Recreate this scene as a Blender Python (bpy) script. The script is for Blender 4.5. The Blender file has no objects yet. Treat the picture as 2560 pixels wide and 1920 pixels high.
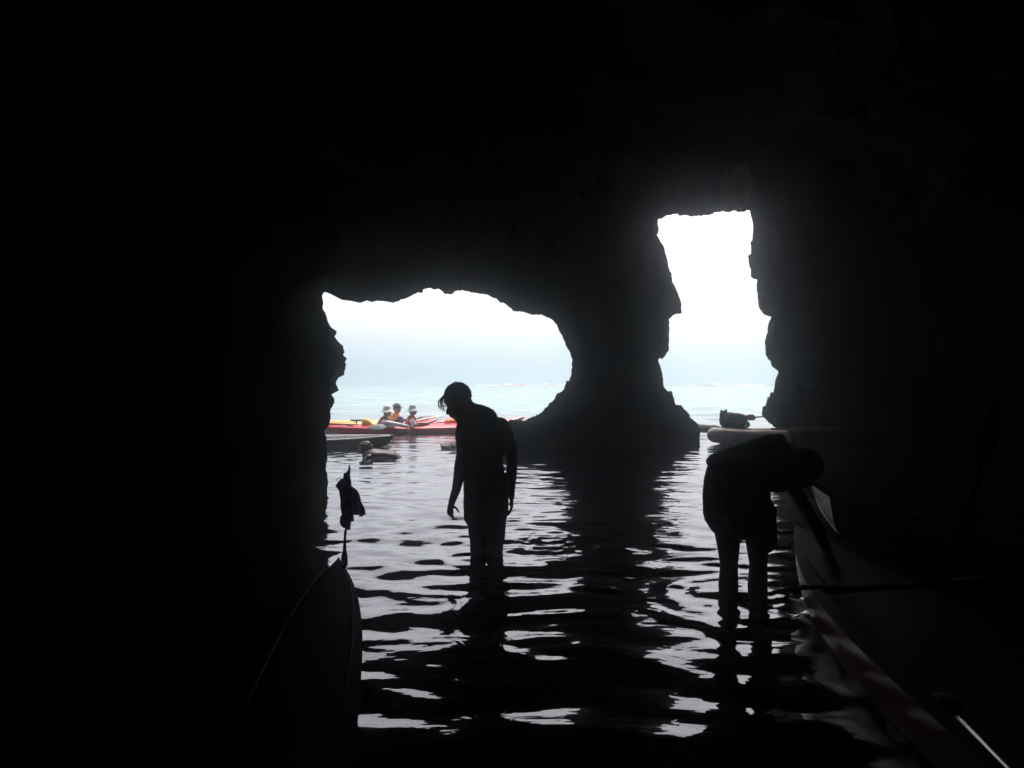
import bpy, bmesh, math, random
import numpy as np
from mathutils import Vector, Matrix, noise, geometry
R = math.radians
random.seed(7)
np.random.seed(7)
SC = bpy.context.scene
COL = SC.collection

# ------------------------------------------------------------------ camera
H = 1.35            # camera height over the water
F = 1849.0          # focal length in pixels of the 2560 px wide photograph
HY = 938.0          # row of the horizon
cam = bpy.data.cameras.new('camera')
cam_o = bpy.data.objects.new('camera', cam)
COL.objects.link(cam_o)
cam_o.location = (0, 0, H)
cam_o.rotation_euler = (R(90), 0, 0)
cam.sensor_width = 36.0
cam.lens = 36.0 * F / 2560.0
cam.shift_y = -(960.0 - HY) / 2560.0
cam.clip_start = 0.05
cam.clip_end = 5000
SC.camera = cam_o

def P(px, py, d):
    """point seen at photo pixel (px,py) at distance d along the view"""
    return Vector(((px - 1280.0) / F * d, d, H - (py - HY) / F * d))

# ------------------------------------------------------------------ light
SUN_EL, SUN_AZ = 62.0, 25.0       # azimuth measured from +Y towards +X
w = bpy.data.worlds.new("World")
SC.world = w
w.use_nodes = True
nt = w.node_tree
nt.nodes.clear()
sky = nt.nodes.new('ShaderNodeTexSky')
sky.sky_type = 'NISHITA'
sky.sun_disc = False
sky.sun_elevation = R(SUN_EL)
sky.sun_rotation = R(SUN_AZ)
sky.air_density = 1.0
sky.dust_density = 4.0
sky.ozone_density = 1.0
hs = nt.nodes.new('ShaderNodeHueSaturation')
hs.inputs['Saturation'].default_value = 0.5     # thin white cloud over the whole sky
bg = nt.nodes.new('ShaderNodeBackground')
bg.inputs['Strength'].default_value = 0.13
out = nt.nodes.new('ShaderNodeOutputWorld')
nt.links.new(sky.outputs[0], hs.inputs['Color'])
tn = nt.nodes.new('ShaderNodeMix'); tn.data_type = 'RGBA'; tn.blend_type = 'MULTIPLY'
tn.inputs[0].default_value = 1.0
tn.inputs[7].default_value = (1.1, 1.0, .985, 1)
nt.links.new(hs.outputs[0], tn.inputs[6])
nt.links.new(tn.outputs[2], bg.inputs['Color'])
nt.links.new(bg.outputs[0], out.inputs['Surface'])

sl = bpy.data.lights.new('sun', 'SUN')
sl.energy = 2.0
sl.angle = R(4)
sl.color = (1.0, 0.96, 0.9)
so = bpy.data.objects.new('sun', sl)
COL.objects.link(so)
dv = Vector((math.sin(R(SUN_AZ)) * math.cos(R(SUN_EL)), math.cos(R(SUN_AZ)) * math.cos(R(SUN_EL)), math.sin(R(SUN_EL))))
so.rotation_euler = (-dv).to_track_quat('-Z', 'Y').to_euler()
so.location = dv * 60

SC.view_settings.view_transform = 'Standard'
SC.view_settings.look = 'None'
SC.view_settings.gamma = 1
SC.view_settings.use_curve_mapping = False
SC.view_settings.exposure = 1.3
SC.render.engine = 'CYCLES'
SC.cycles.volume_bounces = 4
SC.cycles.max_bounces = 6
SC.cycles.diffuse_bounces = 3
SC.cycles.sample_clamp_indirect = 4.0

# ------------------------------------------------------------------ materials
def mat(name, col, rough=0.6, var=0.0, scale=8.0, bump=0.0, bscale=30.0, metal=0.0, ior=1.45, spec=None, col2=None, thr=None, stretch=None):
    m = bpy.data.materials.new(name)
    m.use_nodes = True
    n = m.node_tree
    b = n.nodes['Principled BSDF']
    b.inputs['Roughness'].default_value = rough
    b.inputs['Metallic'].default_value = metal
    b.inputs['IOR'].default_value = ior
    if spec is not None:
        b.inputs['Specular IOR Level'].default_value = spec
    tc = n.nodes.new('ShaderNodeTexCoord')
    mp = n.nodes.new('ShaderNodeMapping')
    if stretch: mp.inputs['Scale'].default_value = stretch
    n.links.new(tc.outputs['Object'], mp.inputs['Vector'])
    no = n.nodes.new('ShaderNodeTexNoise')
    no.inputs['Scale'].default_value = scale
    no.inputs['Detail'].default_value = 6
    n.links.new(mp.outputs[0], no.inputs['Vector'])
    rp = n.nodes.new('ShaderNodeValToRGB')
    c2 = col2 if col2 else [max(0, c * (1 - var)) for c in col]
    c1 = [min(1, c * (1 + var * 0.6)) for c in col]
    rp.color_ramp.elements[0].color = (*c2, 1)
    rp.color_ramp.elements[1].color = (*c1, 1)
    rp.color_ramp.elements[0].position = thr[0] if thr else 0.35
    rp.color_ramp.elements[1].position = thr[1] if thr else 0.65
    n.links.new(no.outputs['Fac'], rp.inputs['Fac'])
    n.links.new(rp.outputs['Color'], b.inputs['Base Color'])
    if bump:
        nb = n.nodes.new('ShaderNodeTexNoise')
        nb.inputs['Scale'].default_value = bscale
        nb.inputs['Detail'].default_value = 8
        n.links.new(mp.outputs[0], nb.inputs['Vector'])
        bp = n.nodes.new('ShaderNodeBump')
        bp.inputs['Strength'].default_value = 1.0
        bp.inputs['Distance'].default_value = bump
        n.links.new(nb.outputs['Fac'], bp.inputs['Height'])
        n.links.new(bp.outputs['Normal'], b.inputs['Normal'])
    return m

M = {}
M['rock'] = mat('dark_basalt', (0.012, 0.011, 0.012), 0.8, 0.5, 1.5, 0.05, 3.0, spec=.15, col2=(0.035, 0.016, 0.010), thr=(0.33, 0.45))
# rust coloured stain over the tall opening
n = M['rock'].node_tree
b_ = n.nodes['Principled BSDF']
old = b_.inputs['Base Color'].links[0].from_socket
tc = n.nodes.new('ShaderNodeTexCoord')
dn = n.nodes.new('ShaderNodeVectorMath'); dn.operation = 'DISTANCE'
dn.inputs[1].default_value = tuple(P(1843, 478, 15.9))
nz = n.nodes.new('ShaderNodeTexNoise'); nz.inputs['Scale'].default_value = 2.6; nz.inputs['Detail'].default_value = 6
ad = n.nodes.new('ShaderNodeMath'); ad.operation = 'ADD'
mr = n.nodes.new('ShaderNodeMapRange'); mr.inputs[1].default_value = .95; mr.inputs[2].default_value = 1.1; mr.inputs[3].default_value = 1; mr.inputs[4].default_value = 0
mx = n.nodes.new('ShaderNodeMix'); mx.data_type = 'RGBA'; mx.inputs[7].default_value = (.42, .13, .06, 1)
n.links.new(tc.outputs['Object'], dn.inputs[0]); n.links.new(tc.outputs['Object'], nz.inputs['Vector'])
n.links.new(dn.outputs['Value'], ad.inputs[0]); n.links.new(nz.outputs['Fac'], ad.inputs[1])
n.links.new(ad.outputs[0], mr.inputs[0]); n.links.new(mr.outputs[0], mx.inputs[0])
n.links.new(old, mx.inputs[6]); n.links.new(mx.outputs[2], b_.inputs['Base Color'])
M['wet_rock'] = mat('wet_basalt', (0.02, 0.02, 0.022), 0.55, 0.5, 3.0, 0.03, 8.0)
M['reef'] = mat('reef_rock', (0.34, 0.2, 0.15), 0.8, 0.5, 0.3, 0.1, 1.0)
M['foam'] = mat('sea_foam', (0.85, 0.86, 0.86), 0.9, 0.1, 4.0)
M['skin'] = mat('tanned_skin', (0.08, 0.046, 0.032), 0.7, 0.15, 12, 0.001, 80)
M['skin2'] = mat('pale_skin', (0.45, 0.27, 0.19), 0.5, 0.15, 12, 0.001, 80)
M['wet_skin'] = mat('wet_skin', (0.055, 0.036, 0.03), 0.45, 0.2, 12, 0.001, 80)
M['hair'] = mat('dark_hair', (0.03, 0.02, 0.015), 0.5, 0.3, 60)
M['brown_hair'] = mat('brown_hair', (0.045, 0.028, 0.018), 0.6, 0.3, 60, 0.004, 60)
M['dark_cloth'] = mat('dark_swim_fabric', (0.03, 0.035, 0.05), 0.8, 0.3, 20, 0.004, 25)
M['white_cloth'] = mat('white_cotton', (0.72, 0.68, 0.74), 0.85, 0.1, 15, 0.006, 20)
M['hat'] = mat('pale_hat_fabric', (0.6, 0.6, 0.6), 0.9, 0.15, 20, 0.004, 30)
M['hat2'] = mat('grey_green_hat_fabric', (0.45, 0.5, 0.48), 0.9, 0.2, 20, 0.004, 30)
M['cap'] = mat('dark_cap', (0.07, 0.07, 0.11), 0.8, 0.2, 20)
M['blue_cloth'] = mat('navy_shirt', (0.03, 0.05, 0.16), 0.8, 0.2, 20, 0.004, 25)
M['red_vest'] = mat('red_vest', (0.5, 0.07, 0.05), 0.7, 0.25, 14, 0.008, 18)
M['dark_red_vest'] = mat('dark_red_vest', (0.28, 0.04, 0.05), 0.7, 0.25, 14, 0.008, 18)
M['orange_vest'] = mat('orange_vest', (0.85, 0.26, 0.05), 0.7, 0.2, 14, 0.008, 18)
M['red_gel'] = mat('glossy_red_hull', (0.62, 0.03, 0.045), 0.25, 0.12, 3, 0.0008, 6)
M['pink_gel'] = mat('faded_red_deck', (0.75, 0.12, 0.16), 0.35, 0.12, 3)
M['yellow_gel'] = mat('glossy_yellow_deck', (0.7, 0.4, 0.08), 0.4, 0.1, 3)
M['white_gel'] = mat('white_trim', (0.75, 0.76, 0.78), 0.3, 0.08, 3)
M['dark_gel'] = mat('dark_grey_hull', (0.05, 0.05, 0.07), 0.3, 0.2, 3)
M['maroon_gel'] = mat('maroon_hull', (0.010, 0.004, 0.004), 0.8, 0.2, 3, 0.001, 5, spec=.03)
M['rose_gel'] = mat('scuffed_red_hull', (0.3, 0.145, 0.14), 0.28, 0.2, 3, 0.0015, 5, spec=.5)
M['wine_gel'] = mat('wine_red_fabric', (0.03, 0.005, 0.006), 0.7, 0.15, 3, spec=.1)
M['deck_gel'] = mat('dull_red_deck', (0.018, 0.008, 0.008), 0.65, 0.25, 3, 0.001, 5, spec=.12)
M['cream_gel'] = mat('cream_hull', (0.8, 0.75, 0.68), 0.4, 0.15, 3)
M['black'] = mat('black_rubber', (0.015, 0.015, 0.017), 0.7, 0.2, 20, spec=.2)
M['grey'] = mat('grey_plastic', (0.10, 0.12, 0.13), 0.5, 0.2, 12)
M['wood'] = mat('pale_wood', (0.55, 0.42, 0.3), 0.5, 0.2, 6, stretch=(1, 8, 8))
M['steel'] = mat('brushed_metal', (0.6, 0.6, 0.62), 0.25, 0.1, 20, metal=1.0)
M['bag'] = mat('black_coated_bag', (0.035, 0.04, 0.05), 0.55, 0.2, 10, 0.01, 9)
M['yellow_bag'] = mat('yellow_bag', (0.75, 0.42, 0.06), 0.7, 0.25, 14, 0.01, 14)
M['flag'] = mat('weathered_flag_cloth', (0.10, 0.075, 0.10), 0.85, 0.3, 20, 0.004, 30)
M['flag_pale'] = mat('pale_flag_cloth', (0.3, 0.26, 0.32), 0.85, 0.3, 20, 0.004, 30)
M['far_hull'] = mat('pale_ship', (0.35, 0.38, 0.42), 0.6, 0.1, 3)

# ------------------------------------------------------------------ object helpers
def link(name, me, m=None, parent=None, smooth=True):
    o = bpy.data.objects.new(name, me)
    COL.objects.link(o)
    if m is not None:
        me.materials.clear()
        me.materials.append(m)
    if smooth and len(me.polygons):
        me.polygons.foreach_set('use_smooth', [True] * len(me.polygons))
    if parent is not None:
        o.parent = parent
    return o

def tag(o, label=None, cat=None, group=None, kind=None):
    if label: o['label'] = label
    if cat: o['category'] = cat
    if group: o['group'] = group
    if kind: o['kind'] = kind
    return o

def empty(name, loc, rz=0.0, label=None, cat=None, group=None, pitch=0.0):
    o = bpy.data.objects.new(name, None)
    COL.objects.link(o)
    o.location = loc
    o.rotation_euler = (pitch, 0, rz)
    o.empty_display_size = 0.2
    tag(o, label, cat, group)
    return o

class MB:
    def __init__(s):
        s.v, s.f = [], []
    def add(s, vs, fs):
        b = len(s.v)
        s.v += [tuple(v) for v in vs]
        s.f += [tuple(i + b for i in f) for f in fs]
        return s
    def tube(s, pts, n=12, caps=True, ref=None):
        """pts: list of (Vector, rx[, ry]); rings perpendicular to the path, rounded ends"""
        P_ = [(Vector(p[0]), p[1], p[2] if len(p) > 2 else p[1]) for p in pts]
        if caps:
            a, b = P_[0], P_[1]
            t = (a[0] - b[0]).normalized()
            q = P_[-1][0] - P_[-2][0]
            q.normalize()
            e = P_[-1]
            ra, re = min(a[1], a[2]), min(e[1], e[2])
            P_ = [(a[0] + t * ra * 0.92, a[1] * .38, a[2] * .38), (a[0] + t * ra * .6, a[1] * .78, a[2] * .78)] + P_ + \
                 [(e[0] + q * re * .6, e[1] * .78, e[2] * .78), (e[0] + q * re * .92, e[1] * .38, e[2] * .38)]
        vs, fs = [], []
        rf = Vector(ref) if ref is not None else None
        for i, (c, rx, ry) in enumerate(P_):
            t = (P_[min(i + 1, len(P_) - 1)][0] - P_[max(i - 1, 0)][0])
            t = t.normalized() if t.length > 1e-9 else Vector((0, 0, 1))
            if rf is None:
                rf = Vector((1, 0, 0)) if abs(t.x) < .8 else Vector((0, 1, 0))
            x = rf - t * rf.dot(t)
            if x.length < 1e-4:
                x = t.orthogonal()
            x.normalize()
            y = t.cross(x)
            for k in range(n):
                a = 2 * math.pi * k / n
                vs.append(c + x * rx * math.cos(a) + y * ry * math.sin(a))
        m = len(P_)
        for i in range(m - 1):
            for k in range(n):
                fs.append((i * n + k, i * n + (k + 1) % n, (i + 1) * n + (k + 1) % n, (i + 1) * n + k))
        fs.append(tuple(range(n - 1, -1, -1)))
        fs.append(tuple((m - 1) * n + k for k in range(n)))
        return s.add(vs, fs)
    def ell(s, c, r, rot=None, n=16, m=10):
        c = Vector(c)
        vs, fs = [], []
        Rm = rot if rot is not None else Matrix.Identity(3)
        vs.append(c + Rm @ Vector((0, 0, r[2])))
        for i in range(1, m):
            th = math.pi * i / m
            for k in range(n):
                a = 2 * math.pi * k / n
                vs.append(c + Rm @ Vector((r[0] * math.sin(th) * math.cos(a), r[1] * math.sin(th) * math.sin(a), r[2] * math.cos(th))))
        vs.append(c + Rm @ Vector((0, 0, -r[2])))
        for k in range(n):
            fs.append((0, 1 + k, 1 + (k + 1) % n))
        for i in range(m - 2):
            for k in range(n):
                fs.append((1 + i * n + k, 1 + (i + 1) * n + k, 1 + (i + 1) * n + (k + 1) % n, 1 + i * n + (k + 1) % n))
        L = len(vs) - 1
        for k in range(n):
            fs.append((L, 1 + (m - 2) * n + (k + 1) % n, 1 + (m - 2) * n + k))
        return s.add(vs, fs)
    def box(s, c, h, rot=None):
        c = Vector(c)
        Rm = rot if rot is not None else Matrix.Identity(3)
        vs = [c + Rm @ Vector((x * h[0], y * h[1], z * h[2])) for x in (-1, 1) for y in (-1, 1) for z in (-1, 1)]
        return s.add(vs, [(0, 1, 3, 2), (4, 6, 7, 5), (0, 4, 5, 1), (2, 3, 7, 6), (0, 2, 6, 4), (1, 5, 7, 3)])
    def prism(s, poly, depth, fn):
        """poly 2-D outline extruded by depth; fn(u,v,w) -> Vector"""
        n = len(poly)
        vs = [fn(u, v, 0) for u, v in poly] + [fn(u, v, depth) for u, v in poly]
        tri = geometry.tessellate_polygon([[Vector((u, v, 0)) for u, v in poly]])
        fs = [tuple(t) for t in tri] + [tuple(i + n for i in reversed(t)) for t in tri]
        fs += [(i, (i + 1) % n, (i + 1) % n + n, i + n) for i in range(n)]
        return s.add(vs, fs)
    def mesh(s, name='m'):
        me = bpy.data.meshes.new(name)
        me.from_pydata(s.v, [], s.f)
        me.update()
        bm = bmesh.new()
        bm.from_mesh(me)
        bmesh.ops.recalc_face_normals(bm, faces=bm.faces)
        bm.to_mesh(me)
        bm.free()
        return me
    def build(s, name, m, parent=None, smooth=True):
        return link(name, s.mesh(name), m, parent, smooth)
    def skin(s, name, m, parent=None, vox=0.01, it=3, disp=None):
        """fuse all the closed pieces into one continuous surface"""
        me = s.mesh(name)
        o = bpy.data.objects.new('tmp', me)
        COL.objects.link(o)
        r = o.modifiers.new('r', 'REMESH')
        r.mode = 'VOXEL'
        r.voxel_size = vox
        r.use_smooth_shade = True
        if it:
            sm = o.modifiers.new('s', 'SMOOTH')
            sm.factor = 0.5
            sm.iterations = it
        dg = bpy.context.evaluated_depsgraph_get()
        me2 = bpy.data.meshes.new_from_object(o.evaluated_get(dg))
        bpy.data.objects.remove(o)
        me2.name = name
        if disp:
            co = np.empty(len(me2.vertices) * 3)
            me2.vertices.foreach_get('co', co)
            co = co.reshape(-1, 3)
            for i in range(len(co)):
                co[i] += disp(Vector(co[i]))
            me2.vertices.foreach_set('co', co.ravel())
            me2.update()
        return link(name, me2, m, parent)

def hand(mb, wr, d, side, nrm, curl=0.5, s=1.0):
    """palm + four unequal bent fingers + a thumb off the side of the palm"""
    wr, d, side, nrm = Vector(wr), Vector(d).normalized(), Vector(side).normalized(), Vector(nrm).normalized()
    mb.tube([(wr, .024 * s, .018 * s), (wr + d * .035 * s, .034 * s, .015 * s), (wr + d * .085 * s, .039 * s, .013 * s)], ref=side)
    for k, (off, ln) in enumerate(((.03, .072), (.0105, .08), (-.0105, .075), (-.03, .058))):
        b = wr + d * .085 * s + side * off * s
        c = curl * (0.8 + .13 * k)
        pts, p, a = [(b - d * .015 * s, .0088 * s)], b.copy(), 0.0
        for j, fr in enumerate((.45, .32, .23)):
            a += c * (0.5, .6, .4)[j]
            p = p + (d * math.cos(a) + nrm * math.sin(a)) * ln * fr * s
            pts.append((p.copy(), (.0088 - .001 * j) * s))
        mb.tube(pts, n=8)
    t0 = wr + d * .03 * s + side * .028 * s
    t1 = t0 + (d * .5 + side * .75 + nrm * .3).normalized() * .04 * s
    t2 = t1 + (d * .85 + side * .25 + nrm * .4).normalized() * .035 * s
    mb.tube([(t0, .013 * s), (t1, .0105 * s), (t2, .0085 * s)], n=8)

def folds(p):
    k = .009 * noise.noise(Vector((p.x * 14, p.y * 14, p.z * 5))) + .006 * noise.noise(Vector((p.x * 30, p.y * 30, p.z * 12)))
    return Vector((k, k * .5, k * .6))

def fbm(p, o=4):
    return noise.fractal(p, 1.0, 2.0, o)

# ------------------------------------------------------------------ the cave mouth
US = [-4000, 700, 830, 1150, 1450, 1640, 1800, 1950, 2600, 7000]
DS = [8.2, 8.3, 8.55, 13.0, 13.8, 14.6, 15.6, 17.0, 18.0, 18.5]
def Du(u):
    return float(np.interp(u, US, DS))
_u = np.linspace(-4000, 7000, 2200)
_x = (_u - 1280) / F * np.interp(_u, US, DS)
def DX(x):
    return float(np.interp(x, _x, np.interp(_u, US, DS)))
def WZ(u, v):      # photo pixel -> (x, z) on the wall
    d = Du(u)
    return ((u - 1280) / F * d, H - (v - HY) / F * d)

def c1(pts): return [(760 + a * .31646, 680 + b * .31646) for a, b in pts]
def c2(pts): return [(1560 + a * .45208, 400 + b * .45208) for a, b in pts]
hole1 = c1([(160,160),(215,170),(260,190),(300,220),(380,235),(440,243),(500,236),(540,243),(580,237),(640,243),(700,241),(800,222),
  (870,180),(930,170),(945,145),(1000,132),(1060,135),(1090,150),(1115,175),(1165,170),(1200,143),(1250,140),(1290,160),(1400,170),
  (1450,178),(1520,210),(1590,260),(1650,310),(1700,315),(1820,340),(1940,355),(1975,400),(2010,450),(2040,520),(2065,580),(2100,640),
  (2115,700),(2110,790),(2095,860),(2065,860),(2050,920),(2000,960),(1960,1020),(1900,1080),(1850,1125),(1800,1145),(1740,1175),
  (1700,1165),(1640,1158),(1580,1175),(1540,1215),(1500,1262),(1480,1340),(1470,1420)])
hole1 = [WZ(*p) for p in hole1]
xr = hole1[-1][0]
hole1 += [(xr - .1, -.7), (xr - .6, -.8), (-1.6, -.8), (-1.95, -.8)]
left = [(806,1300),(815,1260),(824,1230),(817,1199),(816.5,1176),(822,1160)] + c1([(186,1410),(190,1330),(186,1260),(205,1205),(215,1180),(225,1110),
  (240,1060),(258,1000),(248,970),(285,935),(280,915),(295,880),(315,790),(312,690),(325,680),(332,610),(325,580),(290,560),(250,510),
  (220,440),(190,380),(160,320),(158,250),(155,215),(140,185)])
hole1 += [WZ(*p) for p in left]
hole2 = c2([(190,325),(240,312),(290,297),(312,308),(400,312),(470,302),(520,288),(590,292),(605,282),(640,286),(695,278),(712,350),(708,440),
  (695,450),(702,515),(684,530),(697,610),(700,650),(740,665),(728,690),(735,740),(745,820),(770,850),(812,870),(795,930),(778,1010),
  (782,1080),(805,1110),(820,1145),(852,1170),(829.7,1245),(826.3,1284.5),(814.4,1286),(795.7,1323.5),(787.2,1357.5),(766.8,1364.3),(762.4,1388),(763,1408),(790,1440),(850,1500)])
hole2 = [WZ(*p) for p in hole2]
hole2 += [(hole2[-1][0], -.7), (hole2[-1][0] - .6, -.8)]
rb = c2([(428,1660),(424,1580),(421,1538),(421.8,1503.8),(415,1466),(394.6,1442.6),(364,1425.6),(360.6,1405.2),(336.8,1384.8),(319.8,1361),(285,1350.8),(280.7,1310),(258.6,1279.4),(245,1276),(217.8,1252),(215,1190),(200,1130),
  (192,1105),(220,1095),(250,1050),(250,880),(280,860),(322,848),(320,800),(298,730),(265,670),(262,630),(250,590),(240,530),(215,460),(182,415),
  (198,395),(190,360)])
rbw = [WZ(*p) for p in rb]
hole2 += [(rbw[0][0] + .3, -.8), (rbw[0][0] + .02, -.5)] + rbw

def dense(loop, step=.03, amp=.028):
    o = []
    n = len(loop)
    for i in range(n):
        a, b = Vector((*loop[i], 0)), Vector((*loop[(i + 1) % n], 0))
        k = max(1, int((b - a).length / step))
        nr = Vector((-(b - a).y, (b - a).x, 0))
        nr = nr.normalized() if nr.length > 0 else nr
        for j in range(k):
            p = a.lerp(b, j / k)
            q = Vector((p.x * 8, p.y * 8, 7.7))
            p += nr * amp * (noise.noise(q) + .8 * abs(noise.noise(q * 2.3)) + .6 * noise.noise(q * 4.1))
            o.append(p)
    return o

def area(l): return sum(l[i].x * l[(i + 1) % len(l)].y - l[(i + 1) % len(l)].x * l[i].y for i in range(len(l))) / 2
def ringed(loop, e, it):
    """loop smoothed `it` times and pushed outward by e"""
    n = len(loop)
    q = [p.copy() for p in loop]
    for _ in range(it):
        q = [(q[i - 1] + q[i] * 2 + q[(i + 1) % n]) / 4 for i in range(n)]
    sgn = 1 if area(loop) > 0 else -1
    o = []
    for i in range(n):
        t = (q[(i + 3) % n] - q[i - 3]).normalized()
        nr = Vector((t.y, -t.x, 0)) * sgn
        k = 1 + .25 * noise.noise(Vector((q[i].x * 2, q[i].y * 2, e * 5)))
        o.append(q[i] + nr * e * k)
    return o

def wallmesh():
    V, FC = [], []
    loops = [dense(hole1), dense(hole2)]
    near = [(0, 0, 0), (-.01, .03, 1), (-.02, .1, 4), (-.03, .22, 10)]
    far = [(0, 0, 0), (.2, .1, 2), (.6, .3, 8), (1.2, .58, 18)]
    ends = {}
    for lp in loops:
        for side, spec in (('n', near), ('f', far)):
            prev = None
            for (t, e, it) in spec:
                ring = ringed(lp, e, it) if e else [p.copy() for p in lp]
                b = len(V)
                for p, q in zip(ring, lp):
                    dd = DX(p.x if t < 0 else q.x) + t
                    if e: dd += .12 * abs(t) * noise.noise(Vector((p.x * 2.3, p.y * 2.3, t * 3)))
                    V.append((p.x, dd, p.y))
                if prev is not None:
                    n = len(lp)
                    for i in range(n):
                        FC.append((prev + i, prev + (i + 1) % n, b + (i + 1) % n, b + i))
                prev = b
            ends.setdefault(side, []).append((ring, [V[prev + i][1] for i in range(len(lp))]))
    x0, x1, z0, z1 = -9.5, 14.0, -1.2, 10.0
    for side, off in (('n', -.03), ('f', 1.2)):
        pts, edges, faces_in = [], [], []
        for ring, ys in ends[side]:
            b = len(pts)
            pts += [Vector((p.x, p.y)) for p in ring]
            n = len(ring)
            edges += [(b + i, b + (i + 1) % n) for i in range(n)]
        rings2d = [[(p.x, p.y) for p in ring] for ring, _ in ends[side]]
        def inside(x, y):
            for r_ in rings2d:
                c = False
                j = len(r_) - 1
                for i in range(len(r_)):
                    if (r_[i][1] > y) != (r_[j][1] > y) and x < (r_[j][0] - r_[i][0]) * (y - r_[i][1]) / (r_[j][1] - r_[i][1]) + r_[i][0]:
                        c = not c
                    j = i
                if c: return True
            return False
        allr = np.array([p for r_ in rings2d for p in r_])
        nb = len(pts)
        for x in np.arange(x0, x1 + .01, .22):
            for z in np.arange(z0, z1 + .01, .22):
                xx, zz = x + random.uniform(-.08, .08), z + random.uniform(-.08, .08)
                if zz < z0: zz = z0
                if inside(xx, zz): continue
                if np.min((allr[:, 0] - xx) ** 2 + (allr[:, 1] - zz) ** 2) < .01: continue
                pts.append(Vector((xx, zz)))
        ov, oe, of, origv, _, _ = geometry.delaunay_2d_cdt(pts, edges, [], 0, 1e-5)
        b = len(V)
        for i, p in enumerate(ov):
            src = [k for k in origv[i] if k < nb]
            if src:
                k = src[0]
                for ring, ys in ends[side]:
                    if k < len(ring):
                        y = ys[k]; break
                    k -= len(ring)
            else:
                dm = math.sqrt(float(np.min((allr[:, 0] - p.x) ** 2 + (allr[:, 1] - p.y) ** 2)))
                a = min(1, dm / 1.2)
                y = DX(p.x) + off + a * (.55 * fbm(Vector((p.x * .55, p.y * .55, 1.7 + off)), 5) + .16 * noise.noise(Vector((p.x * 2.2, p.y * 2.2, off))))
                if off < 0: y -= a * .1
            V.append((p.x, y, p.y))
        for f in of:
            cx = sum(ov[i].x for i in f) / 3
            cy = sum(ov[i].y for i in f) / 3
            if not inside(cx, cy):
                FC.append(tuple(i + b for i in f))
    me = bpy.data.meshes.new('cave_wall')
    me.from_pydata(V, [], FC)
    me.update()
    return me
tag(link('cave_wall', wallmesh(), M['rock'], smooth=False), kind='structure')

def chamber():
    """roof, sides and back of the cave as one rough vault behind the mouth wall"""
    cx, hw, hh = 2.0, 8.6, 6.6
    V, FC = [], []
    nth, ny = 72, 70
    yb = -7.0
    for j in range(ny + 1):
        s = j / ny
        for i in range(nth + 1):
            th = math.pi * 1.16 * (i / nth) - math.pi * .08
            x = cx - hw * math.copysign(abs(math.cos(th)) ** .75, math.cos(th))
            z = hh * math.copysign(abs(math.sin(th)) ** .8, math.sin(th)) * (1 if th > 0 and th < math.pi else 3)
            yend = DX(x) + .9
            y = yb + (yend - yb) * s
            k = 1 + .13 * fbm(Vector((x * .35, y * .35, z * .35)), 5)
            if x < 0 and z > -2: k *= 1
            V.append((cx + (x - cx) * k, y, z * k))
    W = nth + 1
    for j in range(ny):
        for i in range(nth):
            FC.append((j * W + i, j * W + i + 1, (j + 1) * W + i + 1, (j + 1) * W + i))
    # rounded back
    c = len(V)
    prev = [i for i in range(W)]
    for q in range(1, 9):
        a = q / 8 * math.pi / 2
        row = []
        for i in range(W):
            p = Vector(V[i])
            x = cx + (p.x - cx) * math.cos(a)
            z = p.z * math.cos(a) if q < 8 else 0
            row.append(len(V))
            V.append((x, yb - 4 * math.sin(a) + .4 * noise.noise(Vector((x, z, q * .4))), z))
        for i in range(nth):
            FC.append((prev[i], row[i], row[i + 1], prev[i + 1]))
        prev = row
    me = bpy.data.meshes.new('cave_vault')
    me.from_pydata(V, [], FC)
    me.update()
    return me
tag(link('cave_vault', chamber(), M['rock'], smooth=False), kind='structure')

def boulder(name, c, r, label, seed=0, m='wet_rock', n=36, top=.25):
    vs, fs = [], []
    mb = MB().ell((0, 0, 0), (1, 1, 1), n=n, m=n // 2)
    V = []
    for v in mb.v:
        p = Vector(v)
        k = 1 + top * fbm(p * 1.6 + Vector((seed, 0, 0)), 5) + .06 * noise.noise(p * 7)
        V.append((p.x * r[0] * k, p.y * r[1] * k, p.z * r[2] * k))
    mb.v = V
    o = mb.build(name, M[m], None, smooth=False)
    o.location = c
    tag(o, label, 'rock')
    return o
# shelf of the pillar, running left under the arch to a low wet rock
p = P(1150, 1121, 13.7)
boulder('rock', (p.x + .1, 13.9, -.04), (.55, .5, .17), 'low wet rock breaking the water just behind the bowed man', 3)
p = P(1330, 1121, 13.7)
boulder('rock', (p.x + .12, 14.3, .0), (1.05, .6, .46), 'dark rock shelf at the foot of the pillar, right of the bowed man', 8, n=48)
p = P(1770, 1076, 17)
boulder('rock', (p.x, 18.2, .0), (.7, .3, .14), 'low flat rock in the gap between the pillar and the cream kayak end', 6, m='rock')

# ------------------------------------------------------------------ water
MAN = P(1213, 1388, 5.56)
RP = P(1860, 1493, 4.5)
SW = P(950, 1145, 12.06)
def axis(segs):
    o = [segs[0][0]]
    for a, b, s0, s1 in segs:
        x = a
        while x < b:
            t = (x - a) / (b - a)
            x += s0 * (s1 / s0) ** t
            o.append(min(x, b))
    return np.unique(np.array(o))
def mirror(a): return np.unique(np.concatenate([-a, a]))
xs = np.concatenate([-axis([(3.4, 12, .04, .5), (12, 400, .5, 40)])[::-1], axis([(-3.4, 5.2, .024, .024)])[1:-1], axis([(5.2, 14, .04, .5), (14, 400, .5, 40)])])
ys = np.concatenate([-axis([(0.9, 10, .1, 1.0)])[::-1], axis([(-.9, 1.3, .05, .02), (1.3, 7, .018, .022), (7, 22, .024, .06), (22, 110, .07, .8), (110, 398, 1, 40)])[1:]])
X, Y = np.meshgrid(xs, ys)
Z = np.zeros_like(X)
rs = np.random.RandomState(11)
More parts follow.
